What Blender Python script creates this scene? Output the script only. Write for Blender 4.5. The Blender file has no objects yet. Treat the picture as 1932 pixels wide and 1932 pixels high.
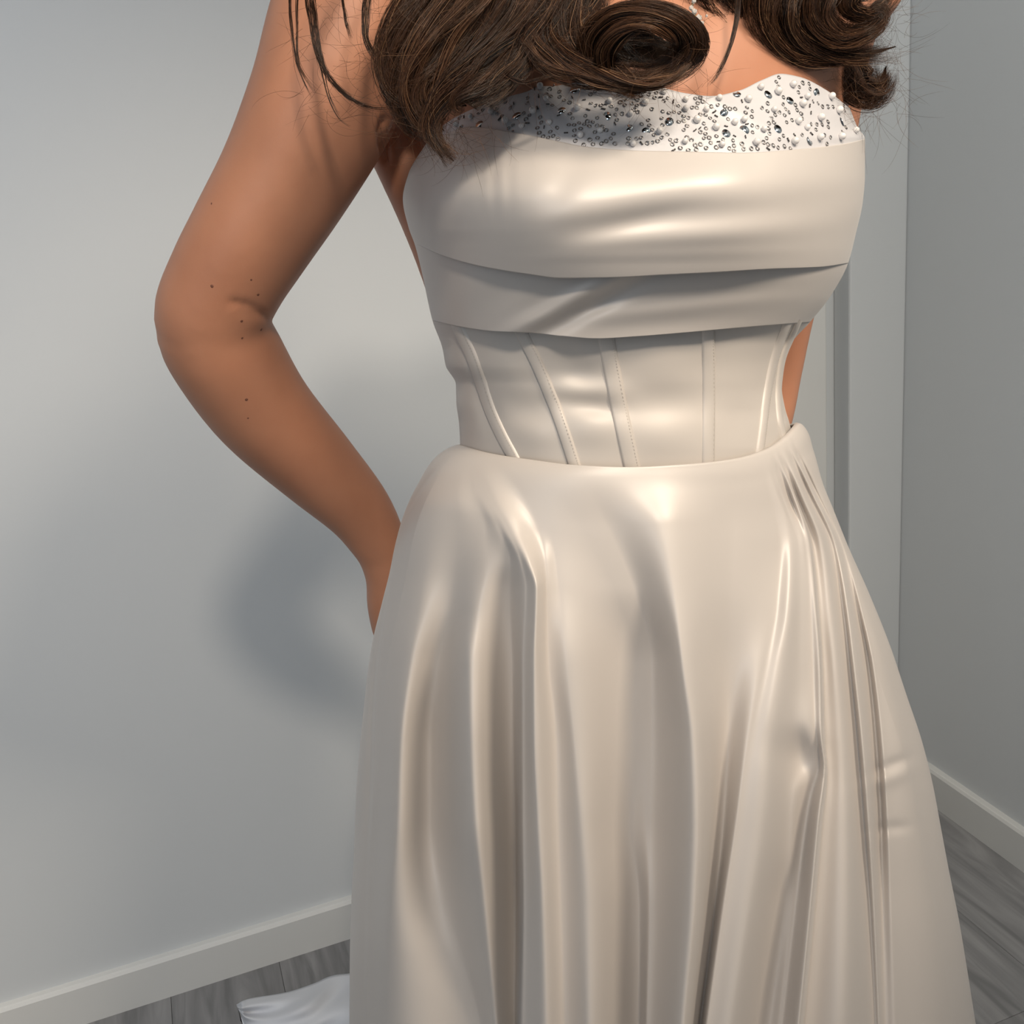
import bpy, bmesh, math, random
import numpy as np
from mathutils import Vector, Matrix
from mathutils.bvhtree import BVHTree

random.seed(7)
RNG = np.random.default_rng(7)
SC = bpy.context.scene
COL = SC.collection

# ------------------------------------------------------------------ camera
F = 1935.0                                   # focal length in pixels of the 1932 frame
PITCH, ROLL, CAMZ = math.radians(18.0), math.radians(-6.0), 1.27
FW = np.array([0.0, math.cos(PITCH), -math.sin(PITCH)])
_rt = np.array([1.0, 0.0, 0.0])
_up = np.cross(_rt, FW)
RT = math.cos(ROLL) * _rt + math.sin(ROLL) * _up
UP = math.cos(ROLL) * _up - math.sin(ROLL) * _rt
CAM = np.array([0.0, 0.0, CAMZ])
cd = bpy.data.cameras.new('camera')
cd.sensor_width = 36.0
cd.lens = 36.0 * F / 1932.0
cd.clip_start = 0.02
cam = bpy.data.objects.new('camera', cd)
COL.objects.link(cam)
M = Matrix.Identity(4)
for i in range(3):
    M[i][0], M[i][1], M[i][2], M[i][3] = RT[i], UP[i], -FW[i], CAM[i]
cam.matrix_world = M
SC.camera = cam

# ------------------------------------------------------------------ world and lights
SC.view_settings.view_transform = 'Standard'
SC.view_settings.look = 'None'
SC.view_settings.gamma = 1.0
SC.view_settings.use_curve_mapping = False
SC.view_settings.exposure = 0.08
w = bpy.data.worlds.new('world')
SC.world = w
w.use_nodes = True
bg = w.node_tree.nodes['Background']
bg.inputs[0].default_value = (0.80, 0.90, 1.0, 1)
bg.inputs[1].default_value = 0.18


def area_light(name, loc, target, size, power, color, shape='DISK', size_y=None):
    ld = bpy.data.lights.new(name, 'AREA')
    ld.shape = shape
    ld.size = size
    if size_y:
        ld.size_y = size_y
    ld.energy = power
    ld.color = color
    o = bpy.data.objects.new(name, ld)
    COL.objects.link(o)
    o.location = loc
    o.rotation_euler = (Vector(target) - Vector(loc)).to_track_quat('-Z', 'Y').to_euler()
    return o


def spot_light(name, loc, target, radius, power, color, angle, blend):
    ld = bpy.data.lights.new(name, 'SPOT')
    ld.shadow_soft_size = radius
    ld.energy = power
    ld.color = color
    ld.spot_size = math.radians(angle)
    ld.spot_blend = blend
    o = bpy.data.objects.new(name, ld)
    COL.objects.link(o)
    o.location = loc
    o.rotation_euler = (Vector(target) - Vector(loc)).to_track_quat('-Z', 'Y').to_euler()
    return o


spot_light('ceiling_spot', (0.27, -0.86, 2.45), (0.0, 0.75, 1.14), 0.10, 84, (1.0, 0.88, 0.74), 50, 1.0)
spot_light('ceiling_spot_right', (1.10, -0.35, 2.45), (0.20, 0.72, 1.24), 0.24, 128, (1.0, 0.86, 0.69), 44, 1.0)
spot_light('added_wall_fill', (-1.25, -0.1, 2.5), (-1.3, 1.1, 1.55), 0.12, 66, (0.98, 0.98, 1.0), 84, 1.0)  # unseen spot added to brighten the left of the back wall
area_light('window_daylight', (-1.3, -1.7, 1.8), (0.0, 1.0, 1.25), 1.3, 12, (0.84, 0.92, 1.0), 'RECTANGLE', 1.6)
spot_light('added_corner_fill', (0.62, 0.15, 2.5), (1.05, 1.30, 1.35), 0.12, 62, (1.0, 0.95, 0.86), 84, 1.0)  # another added spot, out of view, that lifts the right wall
area_light('added_room_fill', (0.1, -1.2, 2.5), (0.3, 1.0, 1.1), 0.9, 4, (1.0, 0.93, 0.84), 'RECTANGLE', 0.9)  # weak soft fill added behind the camera, no visible fixture


# ------------------------------------------------------------------ helpers
def ray(x, y):
    x = np.asarray(x, float)
    y = np.asarray(y, float)
    return FW + ((x - 966) / F)[..., None] * RT - ((y - 966) / F)[..., None] * UP


def PY(x, y, Y):
    """world point on the sight line of (x, y) at world depth Y"""
    d = ray(x, y)
    return CAM + d * (np.asarray(Y, float) / d[..., 1])[..., None]


def PZ(x, y, Z):
    d = ray(x, y)
    return CAM + d * ((Z - CAMZ) / d[..., 2])[..., None]


def proj(p):
    p = np.asarray(p, float) - CAM
    d = p @ FW
    return 966 + F * (p @ RT) / d, 966 - F * (p @ UP) / d


def pchip(xs, ys, k):
    """monotone cubic interpolation, clamped at both ends"""
    xs = np.asarray(xs, float)
    ys = np.asarray(ys, float)
    h = np.diff(xs)
    d = np.diff(ys) / h
    m = np.zeros_like(xs)
    if len(xs) > 2:
        w1 = 2 * h[1:] + h[:-1]
        w2 = h[1:] + 2 * h[:-1]
        with np.errstate(divide='ignore', invalid='ignore'):
            hm = (w1 + w2) / (w1 / d[:-1] + w2 / d[1:])
        m[1:-1] = np.where(d[:-1] * d[1:] > 0, hm, 0)
    m[0], m[-1] = d[0], d[-1]
    k = np.clip(np.asarray(k, float), xs[0], xs[-1])
    i = np.clip(np.searchsorted(xs, k, side='right') - 1, 0, len(xs) - 2)
    t = (k - xs[i]) / h[i]
    t2, t3 = t * t, t * t * t
    return (2 * t3 - 3 * t2 + 1) * ys[i] + (t3 - 2 * t2 + t) * h[i] * m[i] + (3 * t2 - 2 * t3) * ys[i + 1] + (t3 - t2) * h[i] * m[i + 1]


def pl(pts):
    """interpolator of a polyline given as (key, value) pairs"""
    a = np.array(sorted(pts), float)
    return lambda k: pchip(a[:, 0], a[:, 1], k)


def spline(pts, n):
    """Catmull-Rom through pts, n samples"""
    p = np.array(pts, float)
    if len(p) == 2:
        return p[0] + (p[1] - p[0]) * np.linspace(0, 1, n)[:, None]
    q = np.vstack([2 * p[0] - p[1], p, 2 * p[-1] - p[-2]])
    seg = len(p) - 1
    t = np.linspace(0, seg, n)
    i = np.minimum(t.astype(int), seg - 1)
    f = (t - i)[:, None]
    a, b, c, d = q[i], q[i + 1], q[i + 2], q[i + 3]
    return 0.5 * (2 * b + (c - a) * f + (2 * a - 5 * b + 4 * c - d) * f ** 2 + (3 * b - a - 3 * c + d) * f ** 3)


def np_mesh(name, verts, faces, smooth=True):
    me = bpy.data.meshes.new(name)
    verts = np.asarray(verts, np.float32).reshape(-1, 3)
    faces = np.asarray(faces, np.int32)
    k = faces.shape[1]
    me.vertices.add(len(verts))
    me.vertices.foreach_set('co', verts.ravel())
    me.loops.add(faces.size)
    me.loops.foreach_set('vertex_index', faces.ravel())
    me.polygons.add(len(faces))
    me.polygons.foreach_set('loop_start', np.arange(0, faces.size, k, dtype=np.int32))
    me.polygons.foreach_set('loop_total', np.full(len(faces), k, np.int32))
    if smooth:
        me.polygons.foreach_set('use_smooth', np.ones(len(faces), bool))
    me.update(calc_edges=True)
    me.validate()
    return me


def link(name, me, mat=None, parent=None):
    o = bpy.data.objects.new(name, me)
    COL.objects.link(o)
    if mat:
        me.materials.append(mat) if not me.materials else None
    if parent:
        o.parent = parent
    return o


def empty(name, loc=(0, 0, 0), parent=None):
    o = bpy.data.objects.new(name, None)
    o.empty_display_size = 0.05
    COL.objects.link(o)
    o.location = loc
    if parent:
        o.parent = parent
    return o


def grid_faces(nr, nc, wrap=False):
    r = np.arange(nr - 1)[:, None]
    c = np.arange(nc if wrap else nc - 1)[None, :]
    c2 = (c + 1) % nc
    a = r * nc + c
    b = r * nc + c2
    d = (r + 1) * nc + c
    e = (r + 1) * nc + c2
    return np.stack([a, d, e, b], -1).reshape(-1, 4)


def box_bm(bm, x0, x1, y0, y1, z0, z1, mat=None):
    v = [bm.verts.new(p) for p in ((x0, y0, z0), (x1, y0, z0), (x1, y1, z0), (x0, y1, z0),
                                   (x0, y0, z1), (x1, y0, z1), (x1, y1, z1), (x0, y1, z1))]
    for f in ((3, 2, 1, 0), (4, 5, 6, 7), (0, 1, 5, 4), (1, 2, 6, 5), (2, 3, 7, 6), (3, 0, 4, 7)):
        bm.faces.new([v[i] for i in f])
    return v


def bm_mesh(name, bm, smooth=False):
    me = bpy.data.meshes.new(name)
    bmesh.ops.recalc_face_normals(bm, faces=bm.faces)
    bm.to_mesh(me)
    bm.free()
    if smooth:
        for p in me.polygons:
            p.use_smooth = True
    return me


# ------------------------------------------------------------------ materials
def mat_base(name):
    m = bpy.data.materials.new(name)
    m.use_nodes = True
    nt = m.node_tree
    return m, nt, nt.nodes['Principled BSDF']


def noise_bump(nt, b, scale, strength, dist=0.001, detail=4, coord='Object', stretch=None):
    tc = nt.nodes.new('ShaderNodeTexCoord')
    mp = nt.nodes.new('ShaderNodeMapping')
    if stretch:
        mp.inputs['Scale'].default_value = stretch
    n = nt.nodes.new('ShaderNodeTexNoise')
    n.inputs['Scale'].default_value = scale
    n.inputs['Detail'].default_value = detail
    bp = nt.nodes.new('ShaderNodeBump')
    bp.inputs['Strength'].default_value = strength
    bp.inputs['Distance'].default_value = dist
    nt.links.new(tc.outputs[coord], mp.inputs['Vector'])
    nt.links.new(mp.outputs['Vector'], n.inputs['Vector'])
    nt.links.new(n.outputs['Fac'], bp.inputs['Height'])
    nt.links.new(bp.outputs['Normal'], b.inputs['Normal'])
    return n


def m_wall(name, col):
    m, nt, b = mat_base(name)
    b.inputs['Base Color'].default_value = (*col, 1)
    b.inputs['Roughness'].default_value = 0.62
    noise_bump(nt, b, 260, 0.10, 0.0006, 3)
    return m


def m_simple(name, col, rough=0.5, metal=0.0, **kw):
    m, nt, b = mat_base(name)
    b.inputs['Base Color'].default_value = (*col, 1)
    b.inputs['Roughness'].default_value = rough
    b.inputs['Metallic'].default_value = metal
    for k, v in kw.items():
        b.inputs[k].default_value = v
    return m


def m_satin(name, col, rough, weave=0.05):
    m, nt, b = mat_base(name)
    b.inputs['Base Color'].default_value = (*col, 1)
    b.inputs['Roughness'].default_value = rough
    b.inputs['Specular IOR Level'].default_value = 0.7
    b.inputs['Metallic'].default_value = 0.04
    b.inputs['Sheen Weight'].default_value = 0.15
    b.inputs['Sheen Roughness'].default_value = 0.4
    n = noise_bump(nt, b, 2600, weave, 0.0002, 2)
    return m


def m_skin():
    m, nt, b = mat_base('skin')
    tc = nt.nodes.new('ShaderNodeTexCoord')
    n = nt.nodes.new('ShaderNodeTexNoise')
    n.inputs['Scale'].default_value = 14
    n.inputs['Detail'].default_value = 5
    cr = nt.nodes.new('ShaderNodeValToRGB')
    cr.color_ramp.elements[0].position = 0.3
    cr.color_ramp.elements[0].color = (0.435, 0.190, 0.108, 1)
    cr.color_ramp.elements[1].position = 0.7
    cr.color_ramp.elements[1].color = (0.505, 0.230, 0.132, 1)
    nt.links.new(tc.outputs['Object'], n.inputs['Vector'])
    nt.links.new(n.outputs['Fac'], cr.inputs['Fac'])
    nt.links.new(cr.outputs['Color'], b.inputs['Base Color'])
    b.inputs['Roughness'].default_value = 0.5
    b.inputs['Subsurface Weight'].default_value = 0.12
    b.inputs['Subsurface Radius'].default_value = (0.012, 0.005, 0.003)
    b.inputs['Subsurface Scale'].default_value = 0.5
    n2 = nt.nodes.new('ShaderNodeTexNoise')
    n2.inputs['Scale'].default_value = 900
    bp = nt.nodes.new('ShaderNodeBump')
    bp.inputs['Strength'].default_value = 0.12
    bp.inputs['Distance'].default_value = 0.0004
    nt.links.new(tc.outputs['Object'], n2.inputs['Vector'])
    nt.links.new(n2.outputs['Fac'], bp.inputs['Height'])
    nt.links.new(bp.outputs['Normal'], b.inputs['Normal'])
    return m


def m_hair(name, c0, c1):
    m, nt, b = mat_base(name)
    at = nt.nodes.new('ShaderNodeAttribute')
    at.attribute_name = 'tone'
    cr = nt.nodes.new('ShaderNodeValToRGB')
    cr.color_ramp.elements[0].color = (*c0, 1)
    cr.color_ramp.elements[1].color = (*c1, 1)
    cr.color_ramp.elements[1].position = 0.75
    e_ = cr.color_ramp.elements.new(1.0)
    e_.color = (0.27, 0.15, 0.08, 1)
    nt.links.new(at.outputs['Fac'], cr.inputs['Fac'])
    nt.links.new(cr.outputs['Color'], b.inputs['Base Color'])
    b.inputs['Roughness'].default_value = 0.30
    b.inputs['Specular IOR Level'].default_value = 0.32
    return m


def m_plank(name, c0, c1, seed):
    m, nt, b = mat_base(name)
    tc = nt.nodes.new('ShaderNodeTexCoord')
    mp = nt.nodes.new('ShaderNodeMapping')
    mp.inputs['Scale'].default_value = (16, 1.6, 1)
    mp.inputs['Location'].default_value = (seed * 3.1, seed * 1.7, 0)
    n = nt.nodes.new('ShaderNodeTexNoise')
    n.inputs['Scale'].default_value = 2.2
    n.inputs['Detail'].default_value = 7
    n.inputs['Distortion'].default_value = 1.2
    cr = nt.nodes.new('ShaderNodeValToRGB')
    cr.color_ramp.elements[0].position = 0.32
    cr.color_ramp.elements[0].color = (*c0, 1)
    cr.color_ramp.elements[1].position = 0.68
    cr.color_ramp.elements[1].color = (*c1, 1)
    nt.links.new(tc.outputs['Object'], mp.inputs['Vector'])
    nt.links.new(mp.outputs['Vector'], n.inputs['Vector'])
    nt.links.new(n.outputs['Fac'], cr.inputs['Fac'])
    nt.links.new(cr.outputs['Color'], b.inputs['Base Color'])
    b.inputs['Roughness'].default_value = 0.45
    bp = nt.nodes.new('ShaderNodeBump')
    bp.inputs['Strength'].default_value = 0.15
    bp.inputs['Distance'].default_value = 0.001
    nt.links.new(n.outputs['Fac'], bp.inputs['Height'])
    nt.links.new(bp.outputs['Normal'], b.inputs['Normal'])
    return m


MAT = {
    'wall': m_wall('painted_wall', (0.60, 0.62, 0.63)),
    'trim': m_simple('painted_trim', (0.66, 0.66, 0.64), 0.4),
    'ceiling': m_wall('painted_ceiling', (0.75, 0.75, 0.73)),
    'subfloor': m_simple('floor_joint', (0.12, 0.12, 0.122), 0.8),
    'satin': m_satin('ivory_satin', (0.560, 0.513, 0.474), 0.43),
    'satin_soft': m_satin('ivory_satin_corset', (0.575, 0.523, 0.474), 0.47),
    'bodice': m_satin('white_beaded_ground', (0.55, 0.537, 0.548), 0.5),
    'skin': m_skin(),
    'mole': m_simple('mole', (0.16, 0.06, 0.035), 0.6),
    'hair': m_hair('brown_hair', (0.004, 0.002, 0.0012), (0.095, 0.042, 0.020)),
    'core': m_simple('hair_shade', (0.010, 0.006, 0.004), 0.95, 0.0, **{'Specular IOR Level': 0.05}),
    'pearl': m_simple('pearl', (0.74, 0.71, 0.69), 0.10, 0.0, **{'Coat Weight': 0.8}),
    'ring': m_simple('silver_ring_sequin', (0.30, 0.28, 0.27), 0.25, 0.9),
    'paillette': m_simple('mirror_paillette', (0.62, 0.66, 0.68), 0.12, 1.0),
    'bugle': m_simple('dark_bugle_bead', (0.10, 0.09, 0.085), 0.2, 0.6),
    'gold': m_simple('gold_metal', (0.75, 0.58, 0.36), 0.25, 1.0),
    'crystal': m_simple('crystal', (0.9, 0.88, 0.84), 0.05, 0.0, **{'Transmission Weight': 0.5}),
    'stitch': m_simple('thread', (0.52, 0.47, 0.41), 0.7),
    'cloth': m_simple('white_cloth', (0.62, 0.635, 0.67), 0.65),
}

# ------------------------------------------------------------------ room
YAW = math.radians(18.0)
D1 = np.array([math.cos(YAW), math.sin(YAW), 0])      # along the wall at the back
D2 = np.array([math.sin(YAW), -math.cos(YAW), 0])     # along the wall on the right, towards the camera
BT, BH = 0.016, 0.078                                  # baseboard thickness and height
FL = PZ(560, 1804, 0.0)
FR = PZ(1850, 1587, 0.0)
# room frame: origin in the corner, x along D2 (toward camera), y along -D1 (to the left)
A = np.array([[D1[0], -D2[0]], [D1[1], -D2[1]]])
st = np.linalg.solve(A, (FR - FL)[:2])
corner = FL + st[0] * D1
corner = corner + D1 * BT - D2 * BT                    # wall surfaces lie behind the boards
ROOM = Matrix.Translation(Vector(corner)) @ Matrix(((D2[0], -D1[0], 0, 0), (D2[1], -D1[1], 0, 0), (0, 0, 1, 0), (0, 0, 0, 1)))
RL, RW, RH = 4.2, 3.6, 2.62


def structure(name, bm, mat, parent=None):
    o = link(name, bm_mesh(name, bm), mat, parent)
    o.matrix_world = ROOM
    o['kind'] = 'structure'
    return o


bm = bmesh.new(); box_bm(bm, -0.12, RL, -0.12, RW, -0.06, -0.004)
floor = structure('floor', bm, MAT['subfloor'])
bm = bmesh.new(); box_bm(bm, -0.12, 0.0, -0.12, RW, 0, RH)
structure('wall_back', bm, MAT['wall'])
bm = bmesh.new(); box_bm(bm, 0.0, RL, -0.12, 0.0, 0, RH)
structure('wall_right', bm, MAT['wall'])
bm = bmesh.new(); box_bm(bm, -0.12, RL, -0.12, RW, RH, RH + 0.05)
structure('ceiling', bm, MAT['ceiling'])


def board_profile(bm, along_y, l0, l1):
    prof = [(0, 0), (BT, 0), (BT, BH - 0.006), (BT - 0.003, BH - 0.001), (BT - 0.006, BH), (0, BH)]
    va, vb = [], []
    for t, z in prof:
        if along_y:
            va.append(bm.verts.new((t, l0, z))); vb.append(bm.verts.new((t, l1, z)))
        else:
            va.append(bm.verts.new((l0, t, z))); vb.append(bm.verts.new((l1, t, z)))
    n = len(prof)
    for i in range(n):
        j = (i + 1) % n
        bm.faces.new((va[i], va[j], vb[j], vb[i]))
    bm.faces.new(va); bm.faces.new(vb)


bm = bmesh.new(); board_profile(bm, True, 0.0, RW)
structure('baseboard_back', bm, MAT['trim'])
bm = bmesh.new(); board_profile(bm, False, BT, RL)
structure('baseboard_right', bm, MAT['trim'])


def wall_y(px, py):
    """distance along the back wall (room y) hit by the sight line of a pixel"""
    d = ray(px, py)
    n = D2
    t = ((corner - CAM) @ n) / (d @ n)
    return -((CAM + d * t - corner) @ D1)


# boxed-in pilaster in the corner, and a door casing beside it
lo, hi = 0.0, 0.6
for _ in range(30):
    mid = (lo + hi) / 2
    if proj(corner + D2 * mid + np.array([0, 0, 0.8]))[0] < 1706:
        lo = mid
    else:
        hi = mid
PT = lo


def slab_y(px, py, t):
    d = ray(px, py)
    q = corner + D2 * t
    k = ((q - CAM) @ D2) / (d @ D2)
    return -((CAM + d * k - q) @ D1)


bm = bmesh.new()
box_bm(bm, 0, PT, 0, slab_y(1603, 900, PT), 0, RH)
tr = structure('trim_1', bm, MAT['wall'])
bmm = tr.modifiers.new('bevel', 'BEVEL'); bmm.width = 0.004; bmm.segments = 2
bm = bmesh.new()
box_bm(bm, 0, 0.030, slab_y(1562, 900, 0.03), slab_y(1505, 900, 0.03) + 0.02, 0, 2.10)
tr = structure('trim_2', bm, MAT['trim'])
bmm = tr.modifiers.new('bevel', 'BEVEL'); bmm.width = 0.004; bmm.segments = 2

# floor planks
PLW, PLL = 0.185, 1.22
plank_mats = [m_plank('grey_wood_plank', (0.15 + .015 * k, 0.15 + .015 * k, 0.153 + .015 * k), (0.27 + .02 * k, 0.267 + .02 * k, 0.27 + .02 * k), k) for k in range(3)]
plank_mesh = []
for k in range(3):
    bm = bmesh.new()
    box_bm(bm, 0.0003, PLW - 0.0003, 0.0003, PLL - 0.0003, -0.004, 0.0)
    bmesh.ops.bevel(bm, geom=[e for e in bm.edges if all(v.co.z > -0.001 for v in e.verts)], offset=0.0005, segments=1, affect='EDGES')
    me = bm_mesh('plank', bm)
    me.materials.append(plank_mats[k])
    plank_mesh.append(me)
rp = random.Random(3)
for j in range(int(RW / PLW) + 1):
    off = rp.random() * PLL
    for i in range(-1, 4):
        x0 = i * PLL - off
        if x0 > RL or x0 + PLL < 0:
            continue
        o = bpy.data.objects.new('plank', plank_mesh[rp.randrange(3)])
        COL.objects.link(o)
        o.parent = floor
        # plank mesh: width on local x, length on local y -> room y and room x
        o.matrix_parent_inverse = Matrix.Identity(4)
        o.matrix_basis = Matrix.Translation((x0, j * PLW, 0)) @ Matrix(((0, 1, 0, 0), (1, 0, 0, 0), (0, 0, 1, 0), (0, 0, 0, 1)))

# ------------------------------------------------------------------ person
YC = 0.80                                     # depth of the body's axis
base = PY(1190, 1400, YC)
person = empty('person', (float(base[0]), YC, 0.0))
person['label'] = 'person in a strapless ivory satin gown with one hand behind the hip'
person['category'] = 'person'
PINV = person.matrix_basis.inverted()


def child(o, parent):
    """parent o keeping its world-space vertices"""
    o.parent = parent
    o.matrix_parent_inverse = Matrix.Translation(-person.location) if parent is not None else Matrix.Identity(4)
    return o


dress = empty('dress', (0, 0, 0), person)
dress['label'] = 'strapless ivory satin gown with beaded neckline, draped band, boned waist and full skirt'
hair = empty('hair', (0, 0, 0), person)
hair['label'] = 'long loose dark brown wavy hair'


def part(name, me, mat, parent):
    o = link(name, me, mat)
    return child(o, parent)


# ---- outline of the gown, front view
XL = pl([(120, 905), (180, 862), (232, 828), (268, 806), (330, 770), (375, 760), (430, 771), (460, 782), (510, 795), (605, 816), (658, 835), (690, 841), (725, 860), (760, 861), (798, 866), (838, 868), (880, 868)])
XR = pl([(120, 1560), (150, 1582), (205, 1604), (240, 1618), (262, 1632), (330, 1632), (380, 1628), (440, 1615), (497, 1600), (560, 1566), (608, 1528), (650, 1492), (690, 1479), (730, 1475), (770, 1481), (805, 1491), (845, 1499)])
BF = pl([(100, 0.085), (200, 0.112), (280, 0.128), (380, 0.140), (500, 0.128), (620, 0.105), (720, 0.097), (880, 0.103)])
XC0 = 1245.0


def gauss(x, y, cx, cy, sx, sy, ang=0.0):
    ca, sa = math.cos(ang), math.sin(ang)
    dx, dy = x - cx, y - cy
    a = (dx * ca + dy * sa) / sx
    b = (-dx * sa + dy * ca) / sy
    return np.exp(-0.5 * (a * a + b * b))


def torso_Y(x, y):
    """world depth of the torso's front surface behind pixel (x, y)"""
    l, r = XL(y), XR(y)
    u = np.clip((x - (l + r) / 2) / ((r - l) / 2), -1, 1)
    Y = YC - BF(y) * np.sqrt(np.maximum(1 - np.abs(u) ** 2.3, 0))
    # the two sides of the bust
    bust = 0.012 * gauss(x, y, 1010, 385, 125, 105) + 0.012 * gauss(x, y, 1425, 380, 115, 105)
    return Y - bust * (1 - np.abs(u) ** 6)


def band(name, top, bot, mat, nr, nc, off, bump=None, thick=0.0022, back=True, xl=None, xr=None, closed_top=0.0):
    """a ring of cloth round the torso between two edges drawn as (x, y) lists; xl / xr are its side outlines by v"""
    tx, bx = pl(top), pl(bot)
    lt, rt_ = top[0], top[-1]
    lb, rb = bot[0], bot[-1]
    v = np.linspace(0, 1, nr)[:, None]
    th = np.linspace(-math.pi / 2, math.pi / 2, nc)[None, :]
    u = np.sin(th)
    # outline per row
    ymL = lt[1] + (lb[1] - lt[1]) * v
    ymR = rt_[1] + (rb[1] - rt_[1]) * v
    xl_ = XL(ymL) if xl is None else xl(v)
    xr_ = XR(ymR) if xr is None else xr(v)
    x = (xl_ + xr_) / 2 + (xr_ - xl_) / 2 * u
    # edges stretched to the outline of the row
    fx = (x - xl_) / (xr_ - xl_)
    yt = tx(lt[0] + fx * (rt_[0] - lt[0]))
    yb = bx(lb[0] + fx * (rb[0] - lb[0]))
    y = yt + (yb - yt) * v
    Yf = torso_Y(x, y)
    uu = np.clip(np.abs(u), 0, 1)
    Yf = np.where(uu > 0.999, YC, Yf)
    o = off(x, y, v) if callable(off) else off
    Yf = Yf - o * np.cos(th)
    if bump is not None:
        Yf = Yf - bump(x, y, v) * np.cos(th) ** 0.5
    Pf = PY(x, y, Yf)
    # back half, mirrored round the axis
    thb = np.linspace(math.pi / 2, 3 * math.pi / 2, nc // 3)[None, 1:-1]
    ub = np.sin(thb)
    xb = (xl_ + xr_) / 2 + (xr_ - xl_) / 2 * ub
    chord = ymL + (ymR - ymL) * (ub + 1) / 2
    sag = (yt + (yb - yt) * v)[:, nc // 2][:, None] - (ymL + ymR) / 2
    ybk = chord - sag * np.abs(np.cos(thb)) * 1.0
    Yb = YC + 0.085 * np.abs(np.cos(thb)) + 0 * xb
    Pb = PY(xb, ybk, Yb)
    P = np.concatenate([Pf, Pb], 1)
    n = P.shape[1]
    faces = grid_faces(nr, n, True)
    me = np_mesh(name, P.reshape(-1, 3), faces)
    ob = part(name, me, mat, dress)
    if thick:
        s = ob.modifiers.new('thickness', 'SOLIDIFY')
        s.thickness = thick
        s.offset = -1.0
        s.use_even_offset = False
    return ob, P


# ---- beaded bodice
neck_top = [(838, 236), (900, 190), (962, 142), (1000, 128), (1060, 127), (1150, 140), (1240, 161), (1300, 176), (1345, 181),
            (1400, 170), (1440, 151), (1475, 139), (1510, 145), (1560, 170), (1604, 205)]
neck_bot = [(800, 300), (1000, 318), (1300, 330), (1632, 300)]


def bodice_bump(x, y, v):
    return 0.004 * gauss(x, y, 1380, 215, 70, 14, 0.5) - 0.004 * gauss(x, y, 1395, 232, 70, 12, 0.5) + 0.003 * gauss(x, y, 1030, 200, 40, 12, 1.2)


bodice, _ = band('bodice', neck_top, neck_bot, MAT['bodice'], 60, 220, 0.0, bodice_bump)

# ---- boned corset waist
cor_top = [(808, 575), (1000, 590), (1180, 600), (1400, 590), (1545, 580)]
cor_bot = [(866, 866), (920, 884), (1000, 897), (1080, 907), (1180, 911), (1280, 906), (1380, 894), (1440, 876), (1495, 838)]


def corset_bump(x, y, v):
    h = 0.004 * gauss(x, y, 872, 690, 16, 36, -0.4) - 0.004 * gauss(x, y, 905, 745, 14, 40, -0.4) + 0.003 * gauss(x, y, 893, 800, 18, 30, -0.3)
    h += 0.0025 * gauss(x, y, 955, 715, 30, 40, -0.5) - 0.0025 * gauss(x, y, 985, 770, 40, 22, 0.3) + 0.002 * gauss(x, y, 1010, 815, 30, 25)
    h += -0.0035 * gauss(x, y, 1085, 700, 50, 24, 0.8) + 0.003 * gauss(x, y, 1110, 735, 45, 16, 0.1) - 0.002 * gauss(x, y, 1105, 765, 45, 14, 0.1) + 0.002 * gauss(x, y, 1120, 810, 40, 24)
    h += 0.0025 * gauss(x, y, 1250, 690, 50, 40) - 0.002 * gauss(x, y, 1260, 760, 60, 24) + 0.0022 * gauss(x, y, 1250, 820, 50, 30)
    h += 0.002 * gauss(x, y, 1395, 700, 35, 50) - 0.0015 * gauss(x, y, 1400, 790, 30, 25)
    return h * 1.3


corset, _ = band('corset', cor_top, cor_bot, MAT['satin_soft'], 120, 320, 0.0, corset_bump)

# ---- two draped layers of the chest band
b1_top = [(806, 266), (889, 239), (980, 252), (1060, 268), (1100, 276), (1200, 284), (1300, 286), (1400, 288), (1500, 282), (1600, 270), (1632, 262)]
b1_bot = [(783, 458), (830, 480), (900, 501), (1000, 518), (1060, 525), (1150, 524), (1250, 519), (1350, 514), (1450, 508), (1550, 504), (1600, 497)]
b2_top = [(779, 425), (900, 465), (1060, 480), (1250, 478), (1450, 470), (1611, 455)]
b2_bot = [(816, 605), (870, 617), (930, 625), (1000, 628), (1060, 634), (1125, 639), (1200, 635), (1300, 627), (1400, 618), (1528, 608)]


def band1_bump(x, y, v):
    h = 0.0045 * gauss(x, y, 1330, 335, 230, 30, -0.03) - 0.0045 * gauss(x, y, 1350, 405, 200, 20, -0.10)
    h += 0.0040 * gauss(x, y, 1290, 445, 230, 18, -0.06) - 0.0025 * gauss(x, y, 1180, 425, 90, 14, -0.25) + 0.003 * gauss(x, y, 1120, 395, 110, 20, -0.25)
    h += 0.0010 * np.sin((x - 905) / 5.4) * gauss(x, y, 938, 305, 22, 55) + 0.0010 * np.sin((x - 780) / 4.2) * gauss(x, y, 797, 400, 14, 60)
    h += 0.002 * gauss(x, y, 1000, 330, 60, 40, 0.6) - 0.003 * gauss(x, y, 1060, 350, 20, 60, 0.6)
    h += 0.0012 * gauss(x, y, 1280, 480, 240, 10, -0.03) - 0.0015 * gauss(x, y, 1420, 300, 16, 40, -0.5)
    return h * 0.62


def band2_bump(x, y, v):
    h = 0.006 * gauss(x, y, 1040, 588, 105, 13, -0.48) - 0.006 * gauss(x, y, 1095, 592, 95, 13, -0.48) + 0.003 * gauss(x, y, 1250, 580, 160, 16, -0.12)
    h += 0.003 * gauss(x, y, 960, 590, 40, 22, -0.6) - 0.002 * gauss(x, y, 1330, 560, 160, 12, -0.1) + 0.002 * gauss(x, y, 880, 560, 30, 40)
    return h


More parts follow.
